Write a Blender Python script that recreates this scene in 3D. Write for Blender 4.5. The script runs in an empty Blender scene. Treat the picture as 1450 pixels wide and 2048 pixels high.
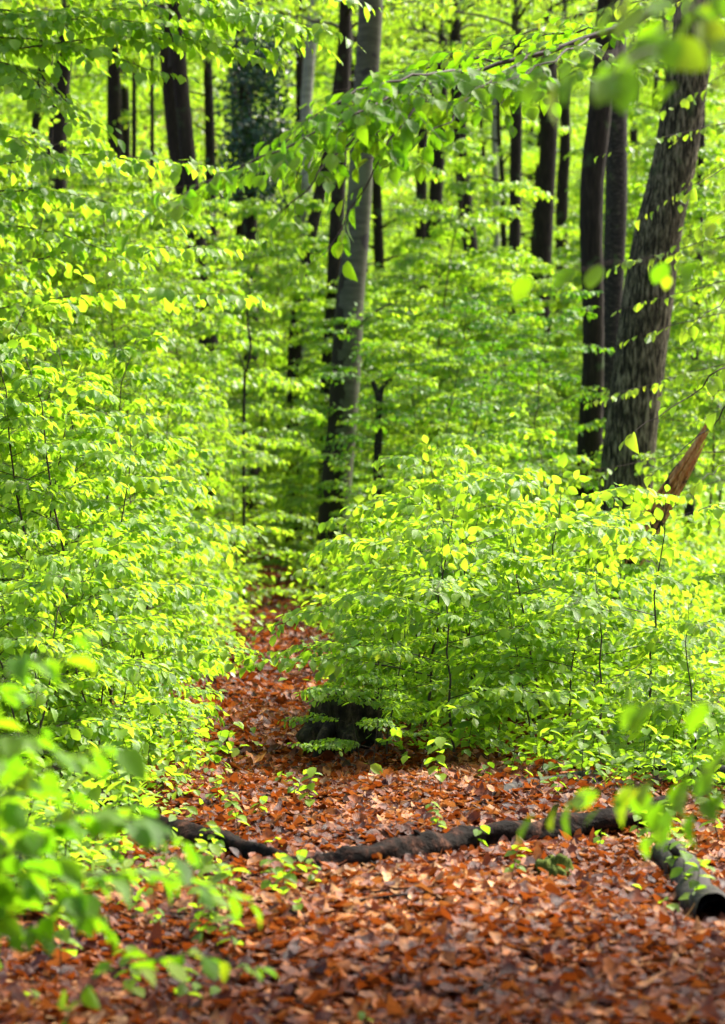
import bpy, math, random
import numpy as np
from mathutils import Vector

# ------------------------------------------------------------------ camera, world, sun, exposure
SC = bpy.context.scene
COL = SC.collection
CAM_H, FPX, W0, H0 = 1.4, 4800.0, 1450.0, 2048.0
cam_d = bpy.data.cameras.new("camera"); cam = bpy.data.objects.new("camera", cam_d); COL.objects.link(cam)
cam.location = (0, 0, CAM_H); cam.rotation_euler = (math.radians(90), 0, 0)
cam_d.sensor_fit = 'VERTICAL'; cam_d.sensor_height = 36.0; cam_d.sensor_width = 25.5
cam_d.lens = FPX * 36.0 / H0
cam_d.clip_start = 0.1; cam_d.clip_end = 2000
cam_d.dof.use_dof = True; cam_d.dof.focus_distance = 13.0; cam_d.dof.aperture_fstop = 3.2
SC.camera = cam

SUN_EL, SUN_AZ = math.radians(50), math.radians(52)      # azimuth measured from +Y towards +X
w = bpy.data.worlds.new("World"); SC.world = w; w.use_nodes = True
nt = w.node_tree; bg = nt.nodes["Background"]
sky = nt.nodes.new("ShaderNodeTexSky"); sky.sky_type = 'NISHITA'; sky.sun_disc = False
sky.dust_density = 5.0; sky.air_density = 1.0; sky.ozone_density = 0.5; sky.sun_elevation = SUN_EL; sky.sun_rotation = SUN_AZ
nt.links.new(sky.outputs[0], bg.inputs[0]); bg.inputs[1].default_value = 0.15
sl = bpy.data.lights.new("sun", 'SUN'); sun = bpy.data.objects.new("sun", sl); COL.objects.link(sun)
sl.energy = 4.6; sl.angle = math.radians(3.5); sl.color = (1.0, 0.95, 0.86)
sd = Vector((math.sin(SUN_AZ) * math.cos(SUN_EL), math.cos(SUN_AZ) * math.cos(SUN_EL), math.sin(SUN_EL)))
sun.rotation_euler = sd.to_track_quat('Z', 'Y').to_euler()
SC.view_settings.view_transform = 'Standard'; SC.view_settings.look = 'None'
SC.view_settings.exposure = 1.42; SC.view_settings.gamma = 1.0
SC.cycles.max_bounces = 9; SC.cycles.diffuse_bounces = 7; SC.cycles.glossy_bounces = 2
SC.cycles.transmission_bounces = 6; SC.cycles.transparent_max_bounces = 4
SC.cycles.caustics_reflective = False; SC.cycles.caustics_refractive = False
SC.cycles.use_denoising = True

# ------------------------------------------------------------------ helpers
R = np.random.default_rng(7)
def at(px, py, d):
    return np.array([(px - 725) / FPX * d, d, CAM_H - (py - 1024) / FPX * d])
def bump(x, y):
    return (0.022 * np.sin(x * 2.3 + 1.1 * np.sin(y * 0.9)) + 0.018 * np.sin(y * 1.7 + 0.8 * np.sin(x * 1.3))
            + 0.010 * np.sin(x * 5.1 + y * 3.7) + 0.008 * np.sin(y * 6.3 - x * 2.9))
def ground_z(x, y):
    x = np.asarray(x, float); y = np.asarray(y, float)
    z = 0.0009 * np.maximum(0, y - 28) ** 2 * (y < 75) + (y >= 75) * (0.0009 * 47 ** 2 + 0.0846 * (y - 75))
    t = np.maximum(0, y - 55); z = z + 0.24 * t * t / (t + 14)
    bank = np.clip((-x - 2.2) / 5.0, 0, 1); bank = bank * bank * (3 - 2 * bank)
    z = z + bank * 0.20 * np.maximum(0, y - 30) * np.exp(-np.maximum(0, y - 70) / 60)
    pc = path_x(y)
    dip = np.exp(-((x - pc) / 0.45) ** 2) * 0.05 * (y > 11)
    side = np.clip((np.abs(x + 0.3) - 0.9) / 2.0, 0, 1) * 0.10 * np.clip((y - 13) / 3, 0, 1)
    return z + bump(x, y) + side - dip
PY = [0, 8, 12, 14, 18, 24, 30, 38, 48, 62, 90]; PX = [0.1, 0.0, -0.25, -0.5, -0.73, -0.79, -1.05, -1.5, -1.95, -2.6, -3.0]
def path_x(y): return np.interp(y, PY, PX)

def finish(o, name, mat, parent=None):
    COL.objects.link(o)
    if mat: o.data.materials.append(mat)
    if parent: o.parent = parent
    return o
def mesh_from(name, V, F4=None, F3=None, smooth=True):
    """fast mesh from arrays: quads (n,4) and tris (m,3)"""
    me = bpy.data.meshes.new(name)
    V = np.asarray(V, np.float32); parts = []; sizes = []
    if F4 is not None and len(F4): parts.append(np.asarray(F4, np.int32).ravel()); sizes.append(np.full(len(F4), 4, np.int32))
    if F3 is not None and len(F3): parts.append(np.asarray(F3, np.int32).ravel()); sizes.append(np.full(len(F3), 3, np.int32))
    idx = np.concatenate(parts); sz = np.concatenate(sizes); st = np.concatenate([[0], np.cumsum(sz)[:-1]]).astype(np.int32)
    me.vertices.add(len(V)); me.vertices.foreach_set("co", V.ravel())
    me.loops.add(len(idx)); me.loops.foreach_set("vertex_index", idx)
    me.polygons.add(len(sz)); me.polygons.foreach_set("loop_start", st); me.polygons.foreach_set("loop_total", sz)
    if smooth: me.polygons.foreach_set("use_smooth", np.ones(len(sz), bool))
    me.update(calc_edges=True)
    return me
def norm(a):
    return a / np.maximum(1e-9, np.linalg.norm(a, axis=-1, keepdims=True))
def tag(o, label=None, cat=None, group=None, kind=None):
    if label: o['label'] = label
    if cat: o['category'] = cat
    if group: o['group'] = group
    if kind: o['kind'] = kind
    return o
def thing(name, label, cat, loc=(0, 0, 0), rz=0, group=None):
    o = bpy.data.objects.new(name, None); COL.objects.link(o); o.empty_display_size = 0.1
    o.location = loc; o.rotation_euler = (0, 0, rz)
    return tag(o, label, cat, group)
def dup(root, loc, rz, s=1.0, label=None, group=None):
    r = root.copy(); COL.objects.link(r); r.location = loc; r.rotation_euler = (0, 0, rz); r.scale = (s, s, s)
    if label: r['label'] = label
    if group: r['group'] = group
    for ch in root.children:
        c = ch.copy(); COL.objects.link(c); c.parent = r
    return r

# leaf templates: (u along, v side) ; w from fold and curl
LEAF = {
 3: dict(V=[(0,0),(.16,.20),(.36,.33),(.60,.34),(.82,.20),(1,0),(.82,-.20),(.60,-.34),(.36,-.33),(.16,-.20),(.2,0),(.4,0),(.62,0),(.82,0)],
         Q=[(10,11,2,1),(11,12,3,2),(12,13,4,3),(10,9,8,11),(11,8,7,12),(12,7,6,13)], T=[(0,10,1),(13,5,4),(0,9,10),(13,6,5)]),
 2: dict(V=[(0,0),(.2,.26),(.55,.33),(1,0),(.55,-.33),(.2,-.26),(.5,0)],
         Q=[(0,6,2,1),(0,5,4,6)], T=[(6,3,2),(6,4,3)]),
 1: dict(V=[(0,0),(.45,.34),(1,0),(.45,-.34)], Q=[], T=[(0,2,1),(0,3,2)]),
}
class Leaves:
    def __init__(s): s.P=[]; s.D=[]; s.N=[]; s.S=[]; s.F=[]; s.C=[]
    def add(s, P, D, N, S, fold=0.25, curl=0.15):
        n = len(P); s.P.append(P); s.D.append(D); s.N.append(N); s.S.append(np.broadcast_to(S, n).copy())
        s.F.append(np.broadcast_to(fold, n).copy()); s.C.append(np.broadcast_to(curl, n).copy())
    def count(s): return sum(len(p) for p in s.P)
    def mesh(s, name, lod=2, width=1.0, jit=0.0):
        P = np.concatenate(s.P); D = norm(np.concatenate(s.D)); N = np.concatenate(s.N); S = np.concatenate(s.S)
        F = np.concatenate(s.F); C = np.concatenate(s.C); n = len(P)
        N = norm(N - (N * D).sum(1, keepdims=True) * D); B = np.cross(N, D)
        t = LEAF[lod]; T = np.array(t['V'], float); k = len(T)
        u = T[:, 0][None]; v = T[:, 1][None] * width
        if jit:
            v = v * R.uniform(.75, 1.45, (n, 1)); u = u + R.normal(0, jit, (n, k)); v = v + R.normal(0, jit, (n, k)) * (np.abs(v) > .05)
        wv = F[:, None] * np.abs(v) - C[:, None] * u * u
        if lod == 3: wv = wv + 0.02 * np.sin(u * 14 + np.sign(v)) * (np.abs(v) > .05)
        V = P[:, None] + S[:, None, None] * (u[..., None] * D[:, None] + v[..., None] * B[:, None] + wv[..., None] * N[:, None])
        V = V.reshape(-1, 3); off = (np.arange(n) * k)[:, None, None]
        Q = (np.array(t['Q'], int).reshape(1, -1, 4) + off).reshape(-1, 4) if t['Q'] else None
        Tr = (np.array(t['T'], int)[None] + off).reshape(-1, 3)
        me = mesh_from(name, V, Q, Tr, smooth=(lod == 3))
        r = R.random(n)
        if jit: r = np.clip(r * .8 + .10 + .10 * np.sin(P[:, 0] * 2.1 + np.sin(P[:, 1] * 1.7) * 2) + .08 * np.sin(P[:, 1] * 3.1 + P[:, 0]), 0, 1)
        r = r.astype(np.float32)
        nq, ntr = len(t['Q']), len(t['T'])
        vals = np.concatenate([np.repeat(r, nq), np.repeat(r, ntr)]) if nq else np.repeat(r, ntr)
        a = me.attributes.new("rnd", 'FLOAT', 'FACE'); a.data.foreach_set("value", vals.astype(np.float32))
        uv = me.uv_layers.new(name="UVMap"); li = np.empty(len(me.loops), np.int32); me.loops.foreach_get("vertex_index", li)
        uv.data.foreach_set("uv", T[li % k].astype(np.float32).ravel())
        return me
class Tubes:
    def __init__(s): s.V=[]; s.Q=[]; s.n=0
    def add(s, pts, rad, sides=5, cap=True):
        pts = np.asarray(pts, float); m = len(pts); rad = np.broadcast_to(rad, m)
        t = norm(np.gradient(pts, axis=0)); ref = np.array([0.13, 0.27, 1.0]) if abs(t[m//2][2]) < .8 else np.array([1.0, .2, 0.1])
        a = norm(np.cross(t, ref)); b = np.cross(t, a)
        th = np.arange(sides) * 2 * math.pi / sides
        V = pts[:, None] + rad[:, None, None] * (np.cos(th)[None, :, None] * a[:, None] + np.sin(th)[None, :, None] * b[:, None])
        s.V.append(V.reshape(-1, 3)); i = np.arange(m - 1)[:, None] * sides; j = np.arange(sides)[None]; j2 = (j + 1) % sides
        s.Q.append(np.stack([i + j, i + j2, i + sides + j2, i + sides + j], -1).reshape(-1, 4) + s.n); s.n += m * sides
    def mesh(s, name): return mesh_from(name, np.concatenate(s.V), np.concatenate(s.Q))
def smoothline(ctrl, n):
    """Catmull-Rom through control points (any dimension)"""
    c = np.asarray(ctrl, float); c = np.vstack([2 * c[0] - c[1], c, 2 * c[-1] - c[-2]]); m = len(c) - 3
    u = np.linspace(0, m, n); i = np.minimum(u.astype(int), m - 1); t = (u - i)[:, None]
    p0, p1, p2, p3 = c[i], c[i + 1], c[i + 2], c[i + 3]
    return 0.5 * (2 * p1 + (p2 - p0) * t + (2 * p0 - 5 * p1 + 4 * p2 - p3) * t ** 2 + (3 * p1 - p0 - 3 * p2 + p3) * t ** 3)
UP = np.array([0, 0, 1.0])
def spray(T, L, pts, r0, tlen, ntw, lsize, level=0, s0=0.15, droop=0.35, wood=True, up=UP, spacing=0.62, ang=48, rmin=0.0012, sag=0.12):
    """leafy sprays along a branch: twigs alternate left and right in the branch's plane, leaves alternate along the twigs"""
    pts = np.asarray(pts, float); m = len(pts); seg = np.linalg.norm(np.diff(pts, axis=0), axis=1); cum = np.concatenate([[0], np.cumsum(seg)]); cum /= cum[-1]
    side = 1 if R.random() < .5 else -1
    n_ = max(1, int(ntw))
    for k in range(n_ + 1):
        f = (k + R.uniform(-.3, .3)) / n_; f = min(1.0, max(0, f)); last = (k == n_)
        if last: f = 1.0
        s = s0 + (1 - s0) * f; side = -side
        p = np.array([np.interp(s, cum, pts[:, i]) for i in range(3)])
        s_a = max(0, s - .06); q = np.array([np.interp(s_a, cum, pts[:, i]) for i in range(3)]); t = norm(p - q + 1e-9)
        nn = norm(up - (up @ t) * t + R.normal(0, .12, 3)); b = np.cross(nn, t)
        a = math.radians(ang * R.uniform(.75, 1.25)) if not last else 0
        d = norm(math.cos(a) * t + side * math.sin(a) * b + np.array([0, 0, R.normal(0, .10)]))
        ln = tlen * (1 - 0.55 * s * s) * R.uniform(.6, 1.25)
        u = np.linspace(0, 1, 5 if wood else 4)[:, None]
        wob = R.normal(0, .035, (len(u), 3)) * ln; wob[0] = 0
        tp = p + d * u * ln - UP * (sag * ln * u ** 2) + wob * u
        rr = max(rmin, r0 * (1 - .75 * s) * .5)
        if wood: T.add(tp, np.linspace(rr, rmin * .7, len(u)), 3 if level == 0 else 4)
        if level > 0:
            spray(T, L, tp, rr, tlen * .42, max(2, int(ntw * .55)), lsize, level - 1, .15, droop, wood, nn, spacing, ang, rmin, sag)
        else:
            nl = max(2, int(ln / (lsize * spacing)))
            uu = (np.arange(nl) + .6 + R.uniform(-.25, .25, nl)) / nl; uu = np.clip(uu, .05, 1)[:, None]
            lp = p + d * uu * ln - UP * (sag * ln * uu ** 2)
            td = norm(d[None] - UP[None] * sag * 2 * uu)
            sgn = np.where(np.arange(nl) % 2 == 0, 1, -1)[:, None]; bb = np.cross(nn, td)
            la = np.radians(R.uniform(35, 65, nl))[:, None]; la[-1] = R.uniform(-.2, .2)
            ld = norm(np.cos(la) * td + sgn * np.sin(la) * bb)
            dr = np.abs(R.normal(droop, .28, nl))[:, None]
            ld = norm(ld - UP * dr)
            ln_ = nn[None] + R.normal(0, .28, (nl, 3)) + 0.35 * dr * td
            L.add(lp, ld, ln_, lsize * R.uniform(.48, 1.22, nl), R.uniform(0, .7, nl), R.uniform(-.1, .5, nl))

# ------------------------------------------------------------------ materials
def new_mat(name):
    m = bpy.data.materials.new(name); m.use_nodes = True; n = m.node_tree; n.nodes.clear()
    return m, n, n.nodes.new("ShaderNodeOutputMaterial")
def ramp(n, stops, interp='LINEAR'):
    r = n.nodes.new("ShaderNodeValToRGB"); r.color_ramp.interpolation = interp
    e = r.color_ramp.elements
    while len(e) < len(stops): e.new(.5)
    for i, (p, c) in enumerate(stops): e[i].position = p; e[i].color = (*c, 1)
    return r
def math_node(n, op, a, b=None, c=None):
    x = n.nodes.new("ShaderNodeMath"); x.operation = op
    for i, v in enumerate((a, b, c)):
        if v is None: continue
        if isinstance(v, (int, float)): x.inputs[i].default_value = v
        else: n.links.new(v, x.inputs[i])
    return x.outputs[0]
def leaf_mat(name, stops, trans, tmix=.5, rough=.42, spec=.5, veins=False):
    m, n, out = new_mat(name); lk = n.links.new
    at_ = n.nodes.new("ShaderNodeAttribute"); at_.attribute_name = "rnd"
    oi = n.nodes.new("ShaderNodeObjectInfo")
    f = math_node(n, 'ADD', math_node(n, 'MULTIPLY', at_.outputs['Fac'], .78), math_node(n, 'MULTIPLY', oi.outputs['Random'], .22))
    r = ramp(n, stops); lk(f, r.inputs[0]); col = r.outputs[0]
    tr = ramp(n, trans); lk(f, tr.inputs[0])
    p = n.nodes.new("ShaderNodeBsdfPrincipled"); p.inputs['Roughness'].default_value = rough; p.inputs['Specular IOR Level'].default_value = spec
    t = n.nodes.new("ShaderNodeBsdfTranslucent"); lk(tr.outputs[0], t.inputs[0]); lk(col, p.inputs['Base Color'])
    if veins:
        uv = n.nodes.new("ShaderNodeUVMap"); sp = n.nodes.new("ShaderNodeSeparateXYZ"); lk(uv.outputs[0], sp.inputs[0])
        av = math_node(n, 'ABSOLUTE', sp.outputs[1])
        ph = math_node(n, 'SUBTRACT', sp.outputs[0], math_node(n, 'MULTIPLY', av, .8))
        wv = math_node(n, 'SINE', math_node(n, 'MULTIPLY', ph, 62.0))
        mid = math_node(n, 'MULTIPLY', math_node(n, 'LESS_THAN', av, .018), 2.0)
        h = math_node(n, 'ADD', wv, mid)
        b = n.nodes.new("ShaderNodeBump"); b.inputs['Strength'].default_value = .35; b.inputs['Distance'].default_value = .002
        lk(h, b.inputs['Height']); lk(b.outputs[0], p.inputs['Normal'])
    mx = n.nodes.new("ShaderNodeMixShader"); mx.inputs[0].default_value = tmix
    lk(p.outputs[0], mx.inputs[1]); lk(t.outputs[0], mx.inputs[2]); lk(mx.outputs[0], out.inputs[0])
    return m
G_LEAF = [(0, (.07, .18, .012)), (.5, (.16, .31, .018)), (.9, (.25, .39, .026)), (1, (.34, .42, .03))]
T_LEAF = [(0, (.21, .45, .014)), (.5, (.38, .63, .020)), (.93, (.50, .71, .030)), (1, (.66, .72, .035))]
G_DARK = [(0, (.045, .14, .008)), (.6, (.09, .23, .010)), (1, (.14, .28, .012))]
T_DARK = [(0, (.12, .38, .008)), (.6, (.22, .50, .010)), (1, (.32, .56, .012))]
M = {}
M['leaf'] = leaf_mat("spring_leaf", G_LEAF, T_LEAF, .55, .40, .40)
M['leafnear'] = leaf_mat("spring_leaf_veined", G_LEAF, T_LEAF, .55, .40, .40, veins=True)
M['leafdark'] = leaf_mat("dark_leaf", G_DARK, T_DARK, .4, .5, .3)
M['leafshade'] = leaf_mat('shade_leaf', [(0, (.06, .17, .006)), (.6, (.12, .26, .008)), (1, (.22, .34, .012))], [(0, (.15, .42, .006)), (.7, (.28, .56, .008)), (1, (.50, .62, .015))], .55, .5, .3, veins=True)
M['ivy'] = leaf_mat("ivy_leaf", [(0, (.012, .04, .014)), (1, (.03, .09, .03))], [(0, (.01, .05, .01)), (1, (.03, .10, .02))], .2, .25, .6)
M['litter'] = leaf_mat("dead_leaf",
    [(0, (.040, .014, .006)), (.24, (.08, .020, .008)), (.45, (.22, .055, .009)), (.60, (.40, .12, .016)), (.74, (.48, .20, .050)), (.88, (.56, .34, .14)), (.97, (.38, .20, .05)), (1, (.12, .07, .02))],
    [(0, (.05, .012, .004)), (.5, (.45, .09, .01)), (1, (.5, .22, .05))], .22, .5, .22, veins=True)
_n = M['litter'].node_tree; _p = [x for x in _n.nodes if x.type == 'BSDF_PRINCIPLED'][0]; _src = _p.inputs['Base Color'].links[0].from_socket
_tc = _n.nodes.new("ShaderNodeTexCoord"); _no = _n.nodes.new("ShaderNodeTexNoise"); _no.inputs['Scale'].default_value = 38; _no.inputs['Detail'].default_value = 4; _n.links.new(_tc.outputs['Object'], _no.inputs[0])
_rr = ramp(_n, [(.42, (.30, .26, .24)), (.56, (1, 1, 1)), (.75, (1.35, 1.4, 1.5))]); _n.links.new(_no.outputs[0], _rr.inputs[0])
_mx = _n.nodes.new("ShaderNodeMix"); _mx.data_type = 'RGBA'; _mx.blend_type = 'MULTIPLY'; _mx.inputs[0].default_value = .85; _n.links.new(_src, _mx.inputs[6]); _n.links.new(_rr.outputs[0], _mx.inputs[7]); 
_n2 = _n.nodes.new("ShaderNodeTexNoise"); _n2.inputs['Scale'].default_value = 1.6; _n2.inputs['Detail'].default_value = 5; _n.links.new(_tc.outputs['Object'], _n2.inputs[0])
_r2 = ramp(_n, [(.40, (.42, .36, .33)), (.56, (1, 1, 1))]); _n.links.new(_n2.outputs[0], _r2.inputs[0])
_m2 = _n.nodes.new("ShaderNodeMix"); _m2.data_type = 'RGBA'; _m2.blend_type = 'MULTIPLY'; _m2.inputs[0].default_value = .8; _n.links.new(_mx.outputs[2], _m2.inputs[6]); _n.links.new(_r2.outputs[0], _m2.inputs[7]); _n.links.new(_m2.outputs[2], _p.inputs['Base Color'])
def bark(name, stops, scale=(12, 12, 2.0), bumpd=.01, strength=.7, rough=.9, moss=None, fine=60, mottle=None, stain=False, spec=.2):
    m, n, out = new_mat(name); lk = n.links.new
    tc = n.nodes.new("ShaderNodeTexCoord"); mp = n.nodes.new("ShaderNodeMapping"); mp.inputs['Scale'].default_value = scale
    lk(tc.outputs['Object'], mp.inputs[0])
    ns = n.nodes.new("ShaderNodeTexNoise"); ns.inputs['Scale'].default_value = 1; ns.inputs['Detail'].default_value = 6; ns.inputs['Roughness'].default_value = .65
    lk(mp.outputs[0], ns.inputs[0])
    r = ramp(n, stops); lk(ns.outputs[0], r.inputs[0]); col = r.outputs[0]
    if mottle:
        n3 = n.nodes.new("ShaderNodeTexNoise"); n3.inputs['Scale'].default_value = mottle[0]; n3.inputs['Detail'].default_value = 4
        lk(tc.outputs['Object'], n3.inputs[0]); rr = ramp(n, [(mottle[1], (0, 0, 0)), (mottle[2], (1, 1, 1))]); lk(n3.outputs[0], rr.inputs[0])
        mx = n.nodes.new("ShaderNodeMix"); mx.data_type = 'RGBA'; lk(rr.outputs[0], mx.inputs[0]); lk(col, mx.inputs[6]); mx.inputs[7].default_value = (*mottle[3], 1); col = mx.outputs[2]
    if moss:
        n2 = n.nodes.new("ShaderNodeTexNoise"); n2.inputs['Scale'].default_value = moss[0]; n2.inputs['Detail'].default_value = 5
        lk(tc.outputs['Object'], n2.inputs[0]); rr = ramp(n, [(moss[1], (0, 0, 0)), (moss[1] + .12, (1, 1, 1))]); lk(n2.outputs[0], rr.inputs[0])
        mx = n.nodes.new("ShaderNodeMix"); mx.data_type = 'RGBA'; lk(rr.outputs[0], mx.inputs[0]); lk(col, mx.inputs[6]); mx.inputs[7].default_value = (*moss[2], 1); col = mx.outputs[2]
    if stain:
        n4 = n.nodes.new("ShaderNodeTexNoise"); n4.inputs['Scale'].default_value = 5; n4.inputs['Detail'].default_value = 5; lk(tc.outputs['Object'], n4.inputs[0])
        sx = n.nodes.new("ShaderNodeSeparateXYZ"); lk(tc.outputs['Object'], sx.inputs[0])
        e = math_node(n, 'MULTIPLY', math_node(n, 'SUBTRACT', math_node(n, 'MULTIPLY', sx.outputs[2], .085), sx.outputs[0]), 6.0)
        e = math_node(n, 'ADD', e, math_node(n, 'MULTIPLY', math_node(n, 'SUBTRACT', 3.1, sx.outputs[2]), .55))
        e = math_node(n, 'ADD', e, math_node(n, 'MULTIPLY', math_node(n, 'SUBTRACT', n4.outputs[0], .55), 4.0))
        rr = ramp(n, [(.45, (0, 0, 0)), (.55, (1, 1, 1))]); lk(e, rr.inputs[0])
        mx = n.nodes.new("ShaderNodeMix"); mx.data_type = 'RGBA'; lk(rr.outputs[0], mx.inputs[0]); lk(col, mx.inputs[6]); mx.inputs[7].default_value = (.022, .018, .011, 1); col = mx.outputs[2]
    p = n.nodes.new("ShaderNodeBsdfPrincipled"); p.inputs['Roughness'].default_value = rough; p.inputs['Specular IOR Level'].default_value = spec; lk(col, p.inputs['Base Color'])
    fn = n.nodes.new("ShaderNodeTexNoise"); fn.inputs['Scale'].default_value = fine; fn.inputs['Detail'].default_value = 3; lk(tc.outputs['Object'], fn.inputs[0])
    h = math_node(n, 'ADD', ns.outputs[0], math_node(n, 'MULTIPLY', fn.outputs[0], .25))
    b = n.nodes.new("ShaderNodeBump"); b.inputs['Strength'].default_value = strength; b.inputs['Distance'].default_value = bumpd
    lk(h, b.inputs['Height']); lk(b.outputs[0], p.inputs['Normal']); lk(p.outputs[0], out.inputs[0])
    return m
M['oak'] = bark("oak_bark", [(.40, (.010, .009, .004)), (.5, (.050, .045, .023)), (.62, (.19, .17, .10))], (30, 30, 5), .03, 1.0, moss=(3, .62, (.06, .09, .03)))
M['dark'] = bark("dark_bark", [(.3, (.008, .006, .004)), (.55, (.020, .015, .010)), (.8, (.05, .038, .026))], (24, 24, 4), .02, .9, moss=(2.5, .6, (.045, .07, .025)))
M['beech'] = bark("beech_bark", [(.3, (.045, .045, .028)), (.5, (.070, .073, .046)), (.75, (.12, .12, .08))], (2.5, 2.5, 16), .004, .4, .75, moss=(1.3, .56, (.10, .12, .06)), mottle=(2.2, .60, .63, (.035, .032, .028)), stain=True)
M['pale'] = bark("pale_bark", [(.3, (.14, .14, .12)), (.6, (.26, .26, .22)), (.8, (.36, .36, .31))], (3, 3, 14), .004, .4, .75)
M['twig'] = bark("twig_bark", [(.3, (.025, .018, .012)), (.7, (.07, .05, .035))], (30, 30, 30), .002, .3, .7)
M['log'] = bark("wet_log_bark", [(.3, (.003, .0025, .002)), (.5, (.009, .006, .004)), (.6, (.035, .016, .010)), (.72, (.12, .055, .032))], (11, 11, 16), .03, 1.0, .8, fine=40, spec=.06)
M['greylog'] = bark("grey_log_wood", [(.34, (.005, .004, .003)), (.52, (.020, .017, .012)), (.70, (.085, .07, .05))], (9, 30, 30), .012, .9, .7, moss=(5, .6, (.05, .075, .02)))
M['wood'] = bark("torn_wood", [(.3, (.18, .06, .02)), (.5, (.50, .22, .08)), (.72, (.64, .42, .22))], (55, 55, 6), .02, 1.0, .7, mottle=(9, .57, .63, (.07, .05, .038)))
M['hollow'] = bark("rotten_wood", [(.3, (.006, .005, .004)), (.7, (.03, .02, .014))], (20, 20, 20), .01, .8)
M['moss'] = bark("moss_cushion", [(.3, (.03, .045, .006)), (.55, (.09, .12, .012)), (.75, (.18, .21, .025))], (22, 22, 22), .02, 1.0, .95, fine=150)
M['stump'] = bark("stump_bark", [(.35, (.005, .004, .003)), (.52, (.024, .018, .012)), (.68, (.10, .075, .05))], (18, 18, 9), .03, 1.0, .9, moss=(6, .60, (.03, .05, .012)))
M['soil'] = bark("forest_soil", [(.3, (.025, .012, .007)), (.5, (.075, .030, .014)), (.7, (.16, .06, .022))], (14, 14, 14), .02, 1.0, .9, moss=None, fine=90)
M['path'] = bark("trodden_path", [(.3, (.035, .016, .010)), (.5, (.10, .040, .020)), (.72, (.20, .09, .045))], (20, 20, 20), .015, 1.0, .8, fine=110)

# ------------------------------------------------------------------ ground
def sheet(name, xs, ys, dz, mat, label, fx=None):
    X, Y = np.meshgrid(xs, ys)
    if fx is not None: X = X + fx(Y)
    Z = ground_z(X, Y) + dz; V = np.stack([X, Y, Z], -1).reshape(-1, 3)
    nx, ny = len(xs), len(ys); i = (np.arange(ny - 1)[:, None] * nx + np.arange(nx - 1)[None]).ravel()
    o = bpy.data.objects.new(name, mesh_from(name, V, np.stack([i, i + 1, i + nx + 1, i + nx], -1)))
    finish(o, name, mat); tag(o, label, None, None, 'structure'); return o
ys = np.concatenate([np.linspace(-400, 0, 8), np.arange(.5, 30, .12), np.arange(30, 80, .8), np.geomspace(80, 700, 50)])
xs = np.concatenate([-np.geomspace(60, 400, 8)[::-1], np.arange(-58, -8, 2.0), np.arange(-8, 8, .14), np.arange(8, 58, 2.0), np.geomspace(60, 400, 8)])
sheet("ground", xs, ys, 0, M['soil'], "brown forest floor rising into a wooded hillside")
sheet("path", np.linspace(-.42, .42, 13), np.concatenate([np.arange(12, 30, .12), np.arange(30, 56, .5)]), .004, M['path'], "narrow trodden leaf covered path winding between the saplings", path_x)

# leaf litter
def litter(L, n, y0, y1, xlo, xhi, size, lift=.02):
    u = R.random(n); y = np.sqrt(y0 * y0 + (y1 * y1 - y0 * y0) * u); x = xlo(y) + (xhi(y) - xlo(y)) * R.random(n)
    z = ground_z(x, y) + R.uniform(.003, lift + .003, n)
    az = R.uniform(0, 2 * math.pi, n); el = R.normal(0, .15, n)
    D = np.stack([np.cos(az) * np.cos(el), np.sin(az) * np.cos(el), np.sin(el)], -1)
    N = np.stack([R.normal(0, .27, n), R.normal(0, .27, n), np.ones(n)], -1)
    S = size * R.uniform(.55, 1.25, n)
    L.add(np.stack([x, y, z], -1) - D * S[:, None] * .5, D, N, S, R.normal(.1, .42, n), R.normal(.1, .38, n))
L = Leaves()
litter(L, 95000, 5.2, 14, lambda y: -.17 * y - .5, lambda y: .17 * y + .5, .058, .035)
litter(L, 30000, 12, 19, lambda y: path_x(y) - 1.1, lambda y: path_x(y) + 1.9, .066, .03)
o = bpy.data.objects.new("leaf_litter", L.mesh("leaf_litter", 3, 1, .055)); finish(o, '', M['litter'])
tag(o, "carpet of wet orange brown dead leaves covering the forest floor", "leaf litter", None, 'stuff')
L = Leaves()
litter(L, 16000, 14, 30, lambda y: -.17 * y - .5, lambda y: .17 * y + .5, .09, .03)
litter(L, 30000, 18, 50, lambda y: path_x(y) - 1.0, lambda y: path_x(y) + 1.0, .09, .03)
litter(L, 9000, 5, 14, lambda y: -.17 * y - 2.5, lambda y: -.17 * y - .4, .09, .03)
litter(L, 9000, 5, 14, lambda y: .17 * y + .4, lambda y: .17 * y + 2.5, .09, .03)
o = bpy.data.objects.new("leaf_litter", L.mesh("leaf_litter_far", 2, 1, .06)); finish(o, '', M['litter'])
tag(o, "dead leaves lying along the path and under the saplings farther back", "leaf litter", None, 'stuff')

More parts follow.
